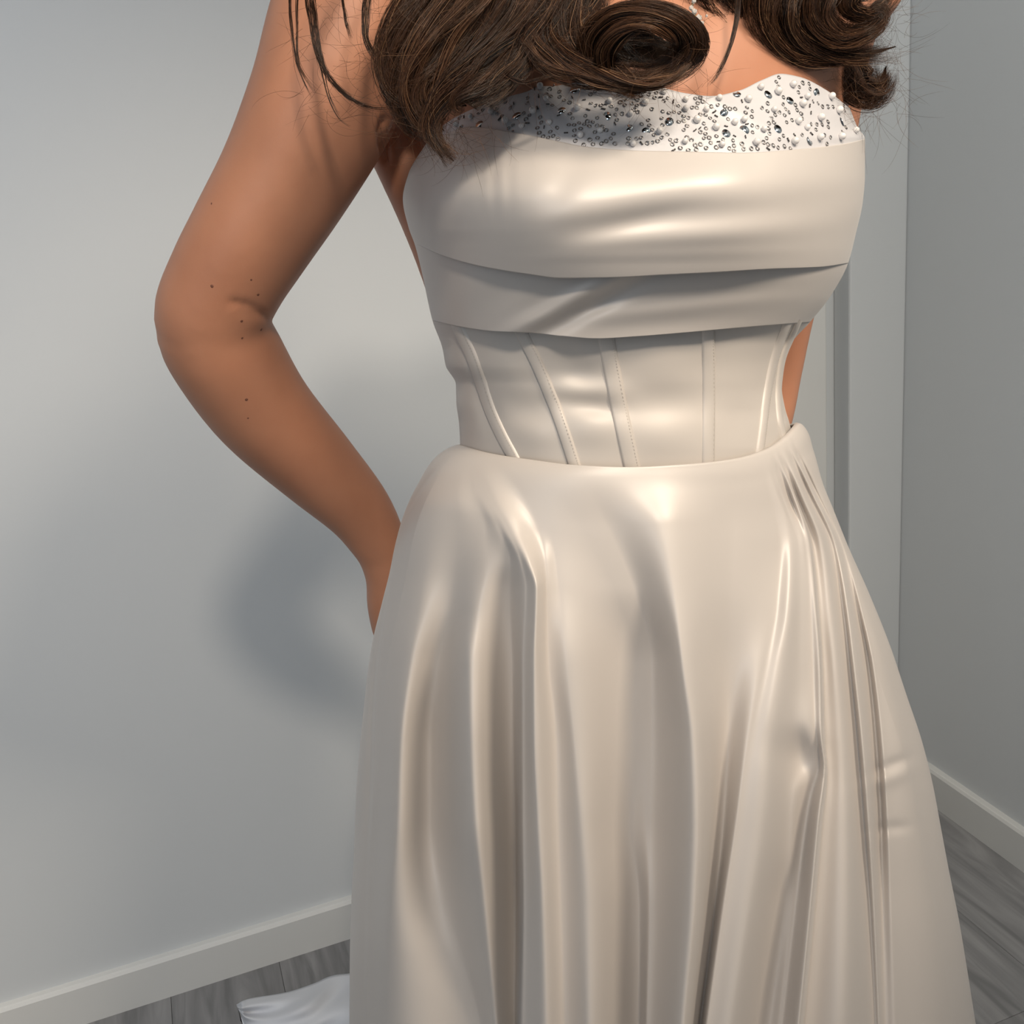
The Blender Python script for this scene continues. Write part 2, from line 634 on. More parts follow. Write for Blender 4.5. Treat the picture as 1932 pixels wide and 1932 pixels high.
band('draped_band', b1_top, b1_bot, MAT['satin'], 130, 340, lambda x, y, v: 0.006 + 0.010 * v, band1_bump, 0.0025)
band('draped_band', b2_top, b2_bot, MAT['satin'], 110, 340, lambda x, y, v: 0.003 + 0.009 * v, band2_bump, 0.0025)

# ---- skirt
SLx = pl([(838, 866), (845, 846), (870, 815), (910, 790), (950, 770), (985, 757), (1030, 745), (1080, 735), (1140, 720), (1210, 703), (1260, 695), (1320, 688),
          (1420, 678), (1500, 672), (1600, 668), (1700, 663), (1800, 660), (1932, 659), (2100, 655)])
SRx = pl([(795, 1492), (800, 1513), (850, 1535), (910, 1552), (960, 1572), (1030, 1600), (1120, 1640), (1220, 1680), (1310, 1710), (1400, 1740), (1480, 1760),
          (1560, 1775), (1640, 1790), (1740, 1810), (1830, 1825), (1932, 1841), (2100, 1868)])
SB = pl([(800, 0.104), (840, 0.108), (900, 0.118), (1000, 0.128), (1100, 0.136), (1300, 0.150), (1500, 0.163), (1700, 0.175), (1932, 0.188), (2100, 0.197)])
sk_top = [(866, 838), (920, 854), (1000, 867), (1080, 877), (1180, 881), (1280, 876), (1380, 864), (1440, 844), (1470, 822), (1492, 797)]
# folds from left to right: {y: (x, height in mm)}
FOLDS = [
    {840: (862, 0), 930: (786, -2), 1010: (746, -5), 1150: (722, -6), 1300: (703, -6), 1500: (696, -5), 1620: (690, -1), 2100: (680, 0)},
    {840: (870, 2), 930: (797, 4), 1010: (754, 4), 1150: (730, 4), 1300: (712, 4), 1500: (705, 3), 1620: (700, 1), 2100: (690, 1)},
    {840: (878, 2), 930: (835, 4), 1000: (810, 4), 1150: (790, 6), 1250: (772, 8), 1400: (754, 11), 1550: (748, 11), 1700: (738, 9), 1932: (735, 7), 2100: (735, 7)},
    {840: (884, 2), 930: (862, 4), 1000: (865, 3), 1150: (850, -1), 1250: (828, -7), 1400: (814, -13), 1550: (815, -14), 1700: (838, -12), 1800: (868, -11), 1932: (905, -12), 2100: (930, -12)},
    {840: (888, 2), 930: (895, 3), 1000: (915, 3), 1060: (915, 3), 1150: (900, 4), 1250: (888, 8), 1400: (890, 11), 1550: (897, 11), 1700: (912, 5), 1800: (922, 0), 1932: (935, -5), 2100: (950, -6)},
    {840: (890, 2), 930: (908, 3), 1000: (942, 4), 1060: (962, 2), 1110: (960, -2), 1250: (966, -10), 1400: (968, -15), 1550: (972, -20), 1700: (973, -22), 1932: (971, -20), 2100: (970, -20)},
    {840: (892, 2), 930: (916, 3), 1000: (954, 4.5), 1060: (982, 6), 1110: (992, 6), 1250: (987, 6), 1400: (987, 5), 1550: (987, 4), 1700: (989, 4), 1932: (986, 4), 2100: (984, 4)},
    {840: (894, 2), 930: (926, 3), 1000: (964, 4.5), 1060: (996, 7.5), 1110: (1012, 10), 1250: (1008, 11), 1400: (1009, 11), 1550: (1016, 10), 1700: (1024, 10), 1932: (1030, 10), 2100: (1032, 10)},
    {840: (910, 0), 930: (985, -1), 1000: (1018, -1), 1060: (1030, 1), 1110: (1032, 2), 1250: (1037, 3), 1400: (1053, 2), 1550: (1056, 2), 1700: (1060, 2), 1932: (1068, 2), 2100: (1070, 2)},
    {840: (935, 0), 930: (1020, -1), 1000: (1040, -1), 1110: (1056, 1), 1250: (1070, 5), 1400: (1085, 6), 1550: (1098, 7), 1700: (1108, 7), 1932: (1112, 8), 2100: (1112, 8)},
    {840: (1000, 0), 930: (1060, -1), 1110: (1160, -2), 1250: (1200, -8), 1400: (1195, -9), 1550: (1190, -12), 1700: (1205, -15), 1932: (1206, -17), 2100: (1206, -17)},
    {840: (1050, 0), 930: (1110, -1), 1110: (1195, -2), 1250: (1228, -8), 1400: (1228, -9), 1550: (1224, -9), 1700: (1226, -6), 1932: (1221, -5), 2100: (1218, -5)},
    {840: (1240, 0), 930: (1255, 3), 1110: (1275, 8), 1250: (1290, 12), 1400: (1310, 14), 1550: (1315, 15), 1700: (1310, 15), 1932: (1290, 14), 2100: (1280, 14)},
    {840: (1380, 0), 930: (1390, 0), 1110: (1385, 1), 1250: (1378, -1), 1400: (1372, -3), 1550: (1364, -4), 1700: (1350, -6), 1932: (1322, -7), 2100: (1302, -7)},
    {840: (1420, 0), 930: (1450, 0), 1030: (1470, 0), 1150: (1462, 2), 1250: (1442, 4), 1400: (1412, 6), 1550: (1390, 7), 1700: (1366, 7), 1932: (1333, 7), 2100: (1312, 7)},
    {840: (1430, 0), 930: (1465, 1), 1030: (1495, 3), 1150: (1490, 6), 1250: (1475, 7), 1400: (1450, 9), 1550: (1435, 10), 1700: (1412, 10), 1932: (1375, 10), 2100: (1350, 10)},
    {840: (1440, 0), 930: (1475, 0), 1030: (1505, 3), 1150: (1512, 4), 1250: (1512, 4), 1360: (1508, 4), 1440: (1508, 1), 1500: (1495, 3), 1600: (1490, 1), 1700: (1480, -4), 1932: (1450, -8), 2100: (1425, -8)},
    {840: (1450, -1), 930: (1487, -2), 1030: (1518, 4), 1150: (1528, 4), 1250: (1533, 4), 1360: (1536, 5), 1440: (1545, 4), 1500: (1528, 0), 1600: (1512, -2), 1700: (1500, -3), 1932: (1473, -4), 2100: (1452, -4)},
    {840: (1458, 1), 930: (1495, 2), 1030: (1528, 5), 1150: (1540, 6), 1250: (1547, 7), 1400: (1551, 9), 1450: (1556, 10), 1550: (1545, 11), 1700: (1531, 11), 1932: (1508, 11), 2100: (1490, 11)},
    {840: (1464, -2), 930: (1501, -2), 1030: (1534, -3), 1150: (1546, -3), 1250: (1553, -4), 1400: (1558, -4), 1450: (1562, -3), 1550: (1553, -3), 1700: (1540, -3), 1932: (1518, -3), 2100: (1500, -3)},
    {840: (1474, 2), 930: (1512, 3), 1030: (1552, 2), 1150: (1568, 1), 1250: (1578, 1), 1400: (1590, 1), 1550: (1596, 3), 1700: (1597, 5), 1932: (1592, 7), 2100: (1588, 7)},
    {840: (1484, -1.9), 930: (1526, -1.9), 1030: (1570, -2.5), 1150: (1590, -2.5), 1250: (1602, -2.5), 1400: (1617, -2.5), 1550: (1629, -1.9), 1700: (1640, -1.9), 1932: (1652, -1.9), 2100: (1658, -1.9)},
    {840: (1490, 1.9), 930: (1533, 1.9), 1030: (1578, 1.9), 1150: (1599, 2.5), 1250: (1611, 3.1), 1400: (1627, 3.7), 1550: (1639, 3.7), 1700: (1648, 1.9), 1932: (1658, 0.6), 2100: (1664, 0.6)},
    {840: (1498, -2.5), 930: (1541, -3.1), 1030: (1588, -3.1), 1150: (1618, -3.7), 1250: (1637, -3.7), 1400: (1652, -4.3), 1550: (1661, -4.3), 1700: (1664, -3.1), 1932: (1669, -1.9), 2100: (1672, -1.9)},
    {840: (1504, 1), 930: (1546, 1), 1030: (1592, 1), 1150: (1626, 2), 1250: (1648, 3), 1400: (1666, 3), 1550: (1676, 3), 1700: (1682, 2), 1932: (1690, 2), 2100: (1694, 2)},
    {840: (1508, 2), 930: (1549, 2), 1030: (1595, 2), 1150: (1634, 3), 1250: (1668, 5), 1400: (1702, 5), 1550: (1722, 5), 1700: (1745, 4), 1932: (1765, 4), 2100: (1775, 4)},
]


FOLD_GAIN = 2.3


def skirt_folds(x, y, lr):
    ks = [np.array(sorted((k, *v) for k, v in f.items()), float) for f in FOLDS]
    l, r = lr
    X = [l] + [pchip(k[:, 0], k[:, 1], y) for k in ks] + [r]
    H = [np.zeros_like(y)] + [pchip(k[:, 0], k[:, 2], y) for k in ks] + [np.zeros_like(y)]
    for i in range(1, len(X)):
        X[i] = np.maximum(X[i], X[i - 1] + 0.5)
    h = np.zeros_like(y)
    for i in range(len(X) - 1):
        t = np.clip((x - X[i]) / (X[i + 1] - X[i]), 0, 1)
        s = t * t * (3 - 2 * t)
        m = (x >= X[i]) & (x <= X[i + 1])
        h = np.where(m, H[i] + (H[i + 1] - H[i]) * s, h)
    h = h * 0.001 * FOLD_GAIN
    # small creases on the outer panel and the dimple beside the bright ridge
    h += -0.0045 * gauss(x, y, 1692, 1440, 34, 7, -0.38) + 0.003 * gauss(x, y, 1690, 1465, 36, 10, -0.38) - 0.003 * gauss(x, y, 1684, 1562, 26, 7, -0.1)
    h += -0.005 * gauss(x, y, 1505, 1425, 40, 26, 0.55) + 0.004 * gauss(x, y, 1525, 1370, 16, 40, -0.3)
    return h


NR, NC = 330, 760
v = np.linspace(0, 1, NR)[:, None] ** 1.15
c = np.linspace(-1, 1, NC)[None, :]
u = 0.72 * c + 0.28 * np.sin(c * math.pi / 2)          # nearly even in the picture, closer at the sides
tpl = pl(sk_top)
YB = 2080.0
yl = 838 + (YB - 838) * v
yr = 797 + (YB - 797) * v
xl_, xr_ = SLx(yl), SRx(yr)
x = (xl_ + xr_) / 2 + (xr_ - xl_) / 2 * u
fx = (u + 1) / 2
yt = tpl(866 + fx * (1492 - 866))
y = yt + (YB - yt) * v
uu = u + 0 * v
cosu = np.sqrt(np.maximum(1 - np.abs(uu) ** 2.2, 0))
side_lean = 0.0
Y = YC - SB(y) * cosu
H = skirt_folds(x, y, (xl_ + 0 * x, xr_ + 0 * x)) * (lambda q: q * q * (3 - 2 * q))(np.clip((y - yt) / 110.0, 0, 1))
# soft box blur down the rows keeps the folds from stepping
for _ in range(2):
    H[1:-1] = (H[:-2] + 2 * H[1:-1] + H[2:]) / 4
Y = Y - H * np.minimum(1, (1 - np.abs(uu)) * 14)
Pf = PY(x, y, Y)
nb = 160
thb = np.linspace(math.pi / 2, 3 * math.pi / 2, nb)[None, 1:-1]
ub = np.sin(thb)
yl2, yr2 = y[:, :1], y[:, -1:]
chord = yl2 + (yr2 - yl2) * (ub + 1) / 2
sag = y[:, NC // 2][:, None] - (yl2 + yr2) / 2
ybk = chord + 8 * np.abs(np.cos(thb))
xb = (SLx(yl2) + SRx(yr2)) / 2 + (SRx(yr2) - SLx(yl2)) / 2 * ub
Yb = YC + (0.085 + 0.13 * v) * np.abs(np.cos(thb)) + 0.010 * np.sin(thb * 22) * v * np.abs(np.cos(thb))
Pb = PY(xb, ybk, Yb)
P = np.concatenate([Pf, Pb], 1)
# the hem: on down to the floor, flaring slowly
last = P[-1]
rows = []
for k in range(1, 13):
    f = k / 12
    q = last.copy()
    cx, cy = last[:, 0].mean(), YC
    g = 1 + 0.42 * f
    q[:, 0] = cx + (last[:, 0] - cx) * g
    q[:, 1] = cy + (last[:, 1] - cy) * g
    q[:, 2] = last[:, 2] * (1 - f) + 0.012 * f
    rows.append(q)
P = np.concatenate([P, np.array(rows)], 0)
me = np_mesh('skirt', P.reshape(-1, 3), grid_faces(P.shape[0], P.shape[1], True))
skirt = part('skirt', me, MAT['satin'], dress)
so = skirt.modifiers.new('thickness', 'SOLIDIFY')
so.thickness = 0.0015
so.offset = -1.0

# ---- raycast helpers on finished surfaces
def bvh_of(*arrs):
    vs, fs = [], []
    for o in arrs:
        n0 = len(vs)
        me = o.data
        co = np.empty(len(me.vertices) * 3, np.float32)
        me.vertices.foreach_get('co', co)
        vs.extend(map(tuple, co.reshape(-1, 3).tolist()))
        fs.extend([tuple(i + n0 for i in p.vertices) for p in me.polygons])
    return BVHTree.FromPolygons(vs, fs)


def cast(bvh, x, y):
    d = ray(x, y)
    d = d / np.linalg.norm(d)
    loc, nor, idx, dist = bvh.ray_cast(Vector(CAM), Vector(d))
    if loc is None:
        return None, None
    if nor.dot(Vector(d)) > 0:
        nor = -nor
    return np.array(loc), np.array(nor)


# ---- boning strips on the corset
BV = bvh_of(corset)
STRIPS = [
    ([(862, 606), (868, 626), (888, 668), (905, 715), (925, 775), (948, 825), (968, 862), (978, 884)], 20),
    ([(978, 612), (988, 636), (1012, 684), (1040, 750), (1062, 810), (1082, 872), (1088, 894)], 22),
    ([(1141, 618), (1145, 645), (1153, 690), (1166, 760), (1179, 820), (1192, 880), (1196, 902)], 30),
    ([(1336, 606), (1336, 640), (1337, 740), (1336, 870), (1336, 892)], 22),
    ([(1492, 598), (1480, 622), (1460, 680), (1447, 745), (1440, 800), (1434, 846), (1430, 870)], 13),
    ([(1508, 602), (1498, 625), (1478, 670), (1470, 712), (1468, 750), (1471, 790), (1477, 818), (1482, 840)], 9),
]
st_v, st_f = [], []
for pts, wd in STRIPS:
    n = 44
    c = spline(pts, n)
    t = np.gradient(c, axis=0)
    t /= np.linalg.norm(t, axis=1)[:, None]
    nx = np.stack([t[:, 1], -t[:, 0]], 1)
    prof = [(-0.56, -0.6), (-0.5, 0.55), (-0.36, 1.0), (0, 1.12), (0.36, 1.0), (0.5, 0.55), (0.56, -0.6)]
    V = []
    for i in range(n):
        row = []
        for a, h in prof:
            p = c[i] + nx[i] * (a * wd)
            if nx[i][0] < 0:
                p = c[i] - nx[i] * (a * wd)
            L, N = cast(BV, p[0], p[1])
            if L is None:
                L, N = cast(BV, c[i][0], c[i][1])
            if L is None:
                L = PY(p[0], p[1], YC - 0.09); N = np.array([0, -1.0, 0])
            row.append(L + N * (h * 0.0015))
        V.append(row)
    V = np.array(V)
    V[1:-1] = (V[:-2] + 2 * V[1:-1] + V[2:]) / 4
    part('boning_strip', np_mesh('boning_strip', V.reshape(-1, 3), grid_faces(n, len(prof))), MAT['satin_soft'], dress)
    # row of stitches along the right edge of the strip
    if wd > 12:
        m = 60
        cs = spline(pts, m * 2)
        tt = np.gradient(cs, axis=0); tt /= np.linalg.norm(tt, axis=1)[:, None]
        nn = np.stack([tt[:, 1], -tt[:, 0]], 1)
        nn *= np.sign(nn[:, :1])
        for i in range(0, m * 2 - 1, 2):
            a = cs[i] + nn[i] * (wd * 0.36); b = cs[i + 1] + nn[i] * (wd * 0.36)
            La, Na = cast(BV, *a); Lb, Nb = cast(BV, *b)
            if La is None or Lb is None:
                continue
            La = La + Na * 0.0017; Lb = Lb + Nb * 0.0017
            sd = np.cross(Lb - La, Na); sd = sd / np.linalg.norm(sd) * 0.00018
            k = len(st_v)
            st_v += [La - sd, La + sd, Lb + sd, Lb - sd, (La + Lb) / 2 + Na * 0.00025]
            st_f += [(k, k + 1, k + 4), (k + 1, k + 2, k + 4), (k + 2, k + 3, k + 4), (k + 3, k, k + 4)]
sm = part('stitching', np_mesh('stitching', st_v, st_f), MAT['stitch'], dress)
sm['kind'] = 'stuff'

# ---- beads and sequins on the bodice
BV = bvh_of(bodice)
ntop = pl(neck_top)
b1t = pl(b1_top)


def orient(loc, nor, spin):
    z = Vector(nor)
    q = z.to_track_quat('Z', 'Y')
    return Matrix.Translation(Vector(loc)) @ q.to_matrix().to_4x4() @ Matrix.Rotation(spin, 4, 'Z')


def bead_mesh(kind):
    bm = bmesh.new()
    if kind == 'pearl':
        bmesh.ops.create_uvsphere(bm, u_segments=12, v_segments=8, radius=1.0)
        for q in bm.verts:
            q.co.z += 0.7
        m = MAT['pearl']
    elif kind == 'ring':
        n, k = 12, 5
        vs = []
        for i in range(n):
            a = 2 * math.pi * i / n
            for j in range(k):
                b = 2 * math.pi * j / k
                rr = 0.78 + 0.25 * math.cos(b)
                vs.append(bm.verts.new((rr * math.cos(a), rr * math.sin(a), 0.2 + 0.2 * math.sin(b))))
        for i in range(n):
            for j in range(k):
                bm.faces.new((vs[i * k + j], vs[((i + 1) % n) * k + j], vs[((i + 1) % n) * k + (j + 1) % k], vs[i * k + (j + 1) % k]))
        m = MAT['ring']
    elif kind == 'paillette':
        n = 18
        top = [bm.verts.new((math.cos(2 * math.pi * i / n), math.sin(2 * math.pi * i / n), 0.16)) for i in range(n)]
        ce = bm.verts.new((0, 0, 0.06))
        lo = [bm.verts.new((math.cos(2 * math.pi * i / n), math.sin(2 * math.pi * i / n), 0.05)) for i in range(n)]
        for i in range(n):
            j = (i + 1) % n
            bm.faces.new((top[i], top[j], ce)); bm.faces.new((lo[i], lo[j], top[j], top[i]))
        m = MAT['paillette']
    else:
        n = 8
        r0 = [bm.verts.new((-1.0, 0.35 * math.cos(2 * math.pi * i / n), 0.4 + 0.35 * math.sin(2 * math.pi * i / n))) for i in range(n)]
        r1 = [bm.verts.new((1.0, 0.35 * math.cos(2 * math.pi * i / n), 0.4 + 0.35 * math.sin(2 * math.pi * i / n))) for i in range(n)]
        for i in range(n):
            bm.faces.new((r0[i], r0[(i + 1) % n], r1[(i + 1) % n], r1[i]))
        bm.faces.new(r0); bm.faces.new(r1)
        m = MAT['bugle']
    me = bm_mesh(kind, bm, True)
    me.materials.append(m)
    return me


BEADS = {k: bead_mesh(k) for k in ('pearl', 'ring', 'paillette', 'bugle')}
NAMES = {'pearl': 'pearl', 'ring': 'ring_sequin', 'paillette': 'paillette', 'bugle': 'bugle_bead'}
placed = []
rb = random.Random(11)


def in_panel(x, y, mg=4):
    return 842 < x < 1618 and ntop(x) + mg < y < b1t(x) - 1


def put(kind, x, y, r, tilt=0.0, spin=None, gap=None):
    gap = r * 0.9 if gap is None else gap
    if not in_panel(x, y):
        return False
    for (a, b, c) in placed:
        if (a - x) ** 2 + (b - y) ** 2 < (gap + c) ** 2:
            return False
    L, N = cast(BV, x, y)
    if L is None:
        return False
    dist = (L - CAM) @ FW
    s = r / F * dist
    o = bpy.data.objects.new(NAMES[kind], BEADS[kind])
    COL.objects.link(o)
    o.parent = dress
    mw = orient(L, N, rb.random() * 6.28 if spin is None else spin) @ Matrix.Rotation(tilt, 4, 'X') @ Matrix.Scale(s, 4)
    if kind == 'paillette':
        mw = mw @ Matrix.Diagonal((1.0, 0.86, 1.0, 1.0))
    o.matrix_parent_inverse = Matrix.Translation(-person.location)
    o.matrix_basis = mw
    placed.append((x, y, gap))
    return True


pail = [(935, 184), (975, 219), (1060, 209), (1145, 220), (1187, 242), (1219, 248), (1263, 230), (1366, 213), (1390, 178), (1449, 179), (1490, 190), (1370, 252),
        (1404, 246), (1467, 244), (1588, 230), (1527, 266), (1540, 176), (1000, 160), (1085, 170), (905, 236)]
for x, y in pail:
    put('paillette', x, y, rb.uniform(8.0, 10.0), rb.uniform(-0.45, 0.45))
pearls = [(1030, 188), (1007, 211), (1037, 233), (1189, 216), (1217, 195), (1244, 249), (1150, 192), (1194, 273), (1292, 268), (1361, 274), (1314, 228), (1385, 232), (1403, 226),
          (1350, 242), (1459, 208), (1440, 245), (1410, 189), (1356, 187), (1293, 189), (1293, 207), (1434, 166), (1466, 174), (1494, 161), (1521, 183), (1512, 197), (1545, 164),
          (1572, 166), (1590, 188), (1580, 209), (1546, 223), (1504, 230), (1521, 242), (1497, 267), (1545, 260), (1585, 259), (1612, 248), (1610, 241), (890, 222), (928, 212), (955, 170),
          (955, 230), (985, 240), (1020, 165), (1072, 170), (1095, 257), (1132, 248), (1425, 270), (1550, 185), (1566, 183), (1252, 175), (1332, 208), (1090, 205), (862, 236)]
for x, y in pearls:
    put('pearl', x, y, rb.uniform(5.6, 7.4))
# chains of ring sequins wander over the ground, loose ones fill in
tries = 0
nring = 0
while nring < 265 and tries < 4000:
    tries += 1
    x, y = rb.uniform(845, 1616), rb.uniform(125, 288)
    a = rb.uniform(0, 6.28)
    for k in range(rb.choice((1, 2, 3, 4, 5))):
        if put('ring', x, y, rb.uniform(3.9, 4.9), rb.uniform(-0.5, 0.5), gap=4.0):
            nring += 1
        a += rb.uniform(-0.6, 0.6)
        x += math.cos(a) * 10; y += math.sin(a) * 10
n = 0
while n < 46:
    if put('bugle', rb.uniform(850, 1612), rb.uniform(125, 286), rb.uniform(3.0, 4.5), gap=3):
        n += 1

# ------------------------------------------------------------------ body
def ring_pts(c, t, r, n=20, flat=1.0, ref=(0, 0, 1)):
    t = t / np.linalg.norm(t)
    a = np.cross(t, ref)
    if np.linalg.norm(a) < 1e-3:
        a = np.cross(t, (0, 1, 0))
    a /= np.linalg.norm(a)
    b = np.cross(t, a)
    th = np.linspace(0, 2 * math.pi, n, endpoint=False)
    return c + r * (np.cos(th)[:, None] * a + flat * np.sin(th)[:, None] * b)


BODYV, BODYF = [], []


def add_tube(cs, rs, n=20, flat=1.0, ref=(0, 0, 1), sub=5):
    """closed tube through 3-D centres with radii"""
    q = spline(np.column_stack([np.array(cs, float), np.array(rs, float)]), (len(cs) - 1) * sub + 1)
    c, r = q[:, :3], q[:, 3]
    t = np.gradient(c, axis=0)
    k0 = len(BODYV)
    # rounded ends
    rings = [ring_pts(c[0] - t[0] / np.linalg.norm(t[0]) * r[0] * 0.5, t[0], r[0] * 0.6, n, flat, ref)]
    rings += [ring_pts(c[i], t[i], r[i], n, flat, ref) for i in range(len(c))]
    rings += [ring_pts(c[-1] + t[-1] / np.linalg.norm(t[-1]) * r[-1] * 0.5, t[-1], r[-1] * 0.6, n, flat, ref)]
    for R_ in rings:
        BODYV.extend(R_.tolist())
    m = len(rings)
    BODYF.extend([tuple(int(i) + k0 for i in f) for f in grid_faces(m, n, True)])
    BODYF.append(tuple(k0 + i for i in range(n)))
    BODYF.append(tuple(k0 + (m - 1) * n + i for i in reversed(range(n))))


def px_tube(sec, **kw):
    cs, rs = [], []
    for x, y, Yw, r in sec:
        p = PY(x, y, Yw)
        cs.append(p); rs.append(r / F * ((p - CAM) @ FW))
    add_tube(cs, rs, **kw)


def px_loft(rows, n=40):
    """closed torso loft: rows of (y, xl, xr, Yc, bfront, bback)"""
    a = np.array(rows, float)
    q = spline(a, (len(a) - 1) * 5 + 1)
    k0 = len(BODYV)
    th = np.linspace(0, 2 * math.pi, n, endpoint=False)
    for y_, l, r, yc, bf, bb in q:
        cc, ss = np.cos(th), np.sin(th)
        xx = (l + r) / 2 + (r - l) / 2 * ss
        YY = yc - np.where(cc > 0, bf, bb) * cc
        sag = (bf * 60) * cc
        BODYV.extend(PY(xx, y_ + sag, YY).tolist())
    m = len(q)
    BODYF.extend([tuple(int(i) + k0 for i in f) for f in grid_faces(m, n, True)])
    BODYF.append(tuple(k0 + i for i in range(n)))
    BODYF.append(tuple(k0 + (m - 1) * n + i for i in reversed(range(n))))


# trunk: shoulders, chest, waist, hips
px_loft([(-190, 980, 1370, 0.83, 0.050, 0.06), (-140, 800, 1560, 0.83, 0.060, 0.075), (-60, 700, 1640, 0.83, 0.085, 0.085), (40, 700, 1640, 0.83, 0.112, 0.09), (140, 745, 1610, 0.83, 0.128, 0.09),
         (230, 800, 1600, 0.82, 0.120, 0.09), (330, 800, 1595, 0.81, 0.120, 0.085), (430, 805, 1580, 0.81, 0.118, 0.08), (560, 840, 1540, 0.80, 0.098, 0.075), (700, 885, 1455, 0.80, 0.086, 0.07), (830, 890, 1450, 0.80, 0.086, 0.075),
         (960, 850, 1490, 0.80, 0.095, 0.085), (1120, 830, 1510, 0.80, 0.10, 0.09), (1280, 840, 1490, 0.81, 0.095, 0.085)])
# side of the chest under the arm
px_tube([(700, 150, 0.86, 80), (742, 255, 0.87, 62), (786, 350, 0.87, 60), (830, 450, 0.86, 60), (870, 560, 0.85, 60)])
# neck and head
px_tube([(1185, -120, 0.84, 130), (1190, -220, 0.83, 112), (1200, -310, 0.82, 108), (1205, -400, 0.82, 112)])
head = [(1210, -330, 0.76, 70), (1205, -390, 0.775, 120), (1205, -470, 0.79, 160), (1205, -560, 0.80, 178), (1205, -650, 0.81, 175), (1205, -720, 0.815, 140)]
px_tube(head, flat=1.18)
px_tube([(1206, -430, 0.655, 22), (1206, -480, 0.672, 16), (1206, -520, 0.69, 10)], n=10)      # nose
# right arm (left in the photograph), bent with the hand behind the hip
px_tube([(735, -75, 0.83, 150), (668, 30, 0.815, 150), (612, 190, 0.80, 140), (543, 332, 0.80, 124), (474, 448, 0.80, 114), (428, 528, 0.805, 108),
         (398, 607, 0.812, 105), (430, 675, 0.825, 106), (497, 776, 0.85, 96), (597, 880, 0.885, 80), (676, 962, 0.912, 64), (722, 1035, 0.925, 51)], n=28)
px_tube([(722, 1035, 0.925, 51), (737, 1085, 0.93, 48), (742, 1140, 0.937, 50), (748, 1190, 0.945, 46)], n=20)
hb = [(718, 1200, 0.945), (738, 1212, 0.947), (758, 1216, 0.949), (776, 1212, 0.951)]
for i, (x_, y_, Y_) in enumerate(hb):
    ln_ = (120, 138, 132, 108)[i]
    px_tube([(x_ + 6, y_ - 40, Y_, 17), (x_ + 6 + 4 * i, y_ + ln_ * 0.35, Y_ + 0.006, 15), (x_ + 22 + 6 * i, y_ + ln_ * 0.7, Y_ + 0.004, 14), (x_ + 44 + 6 * i, y_ + ln_, Y_ - 0.004, 11)], n=10)
px_tube([(745, 1085, 0.925, 22), (785, 1130, 0.915, 20), (815, 1180, 0.91, 16)], n=10)
# left arm, folded behind the back
px_tube([(1600, -60, 0.86, 120), (1555, 60, 0.90, 95), (1530, 250, 0.94, 84), (1492, 480, 0.975, 72), (1468, 600, 0.985, 65), (1452, 700, 0.985, 60), (1433, 810, 0.975, 55), (1385, 930, 0.955, 44), (1340, 1010, 0.945, 40)], n=22)
for i in range(4):
    px_tube([(1345 + 10 * i - 10, 1000 + 6 * i, 0.945, 16), (1300 + 10 * i, 1040 + 12 * i, 0.94, 15), (1262 + 12 * i, 1072 + 14 * i, 0.935, 12)], n=10)
# legs under the skirt
hx = person.location.x
for s_ in (-1, 1):
    add_tube([(hx + s_ * 0.085, 0.81, 0.86), (hx + s_ * 0.09, 0.80, 0.65), (hx + s_ * 0.085, 0.80, 0.46), (hx + s_ * 0.085, 0.815, 0.28), (hx + s_ * 0.085, 0.83, 0.09)], [0.082, 0.076, 0.055, 0.052, 0.036], n=18)
    add_tube([(hx + s_ * 0.085, 0.85, 0.045), (hx + s_ * 0.088, 0.78, 0.045), (hx + s_ * 0.092, 0.68, 0.032)], [0.036, 0.038, 0.026], n=14)

me = bpy.data.meshes.new('body_raw')
me.from_pydata(BODYV, [], BODYF)
me.update()
bmx = bmesh.new(); bmx.from_mesh(me); bmesh.ops.recalc_face_normals(bmx, faces=bmx.faces); bmx.to_mesh(me); bmx.free()
tmp = bpy.data.objects.new('body_raw', me)
COL.objects.link(tmp)
rm = tmp.modifiers.new('remesh', 'REMESH'); rm.mode = 'VOXEL'; rm.voxel_size = 0.0030; rm.use_smooth_shade = True
sm_ = tmp.modifiers.new('smooth', 'SMOOTH'); sm_.factor = 0.5; sm_.iterations = 26
dg = bpy.context.evaluated_depsgraph_get()
bme = bpy.data.meshes.new_from_object(tmp.evaluated_get(dg))
bpy.data.objects.remove(tmp)
bme.name = 'body'
CREASES = [([(505, 598), (488, 588), (468, 578), (440, 572)], 6.5, 0.0018), ([(512, 600), (480, 596), (455, 590)], 6.0, 0.0008),
           ([(728, 300), (724, 278), (720, 250), (726, 228)], 6, 0.0035), ([(726, 275), (740, 255), (748, 235)], 6, 0.0025)]
nv_ = len(bme.vertices)
co_ = np.empty(nv_ * 3, np.float32); bme.vertices.foreach_get('co', co_); co_ = co_.reshape(-1, 3).astype(float)
no_ = np.empty(nv_ * 3, np.float32); bme.vertices.foreach_get('normal', no_); no_ = no_.reshape(-1, 3)
bx_, by_ = proj(co_)
facing = ((co_ - CAM) * no_).sum(1) < 0
for pts_, sg_, am_ in CREASES:
    q_ = spline(pts_, 24)
    dmin = np.full(nv_, 1e9)
    for a_ in q_:
        dmin = np.minimum(dmin, (bx_ - a_[0]) ** 2 + (by_ - a_[1]) ** 2)
    co_ -= no_ * (am_ * np.exp(-0.5 * dmin / sg_ ** 2) * facing)[:, None]
bme.vertices.foreach_set('co', co_.astype(np.float32).ravel())
bme.update()
for p in bme.polygons:
    p.use_smooth = True
bme.materials.clear()
body = part('body', bme, MAT['skin'], person)
BVB = bvh_of(body)
bmm_ = bmesh.new(); bmesh.ops.create_uvsphere(bmm_, u_segments=10, v_segments=6, radius=1.0)
mole_me = bm_mesh('mole', bmm_, True); mole_me.materials.append(MAT['mole'])
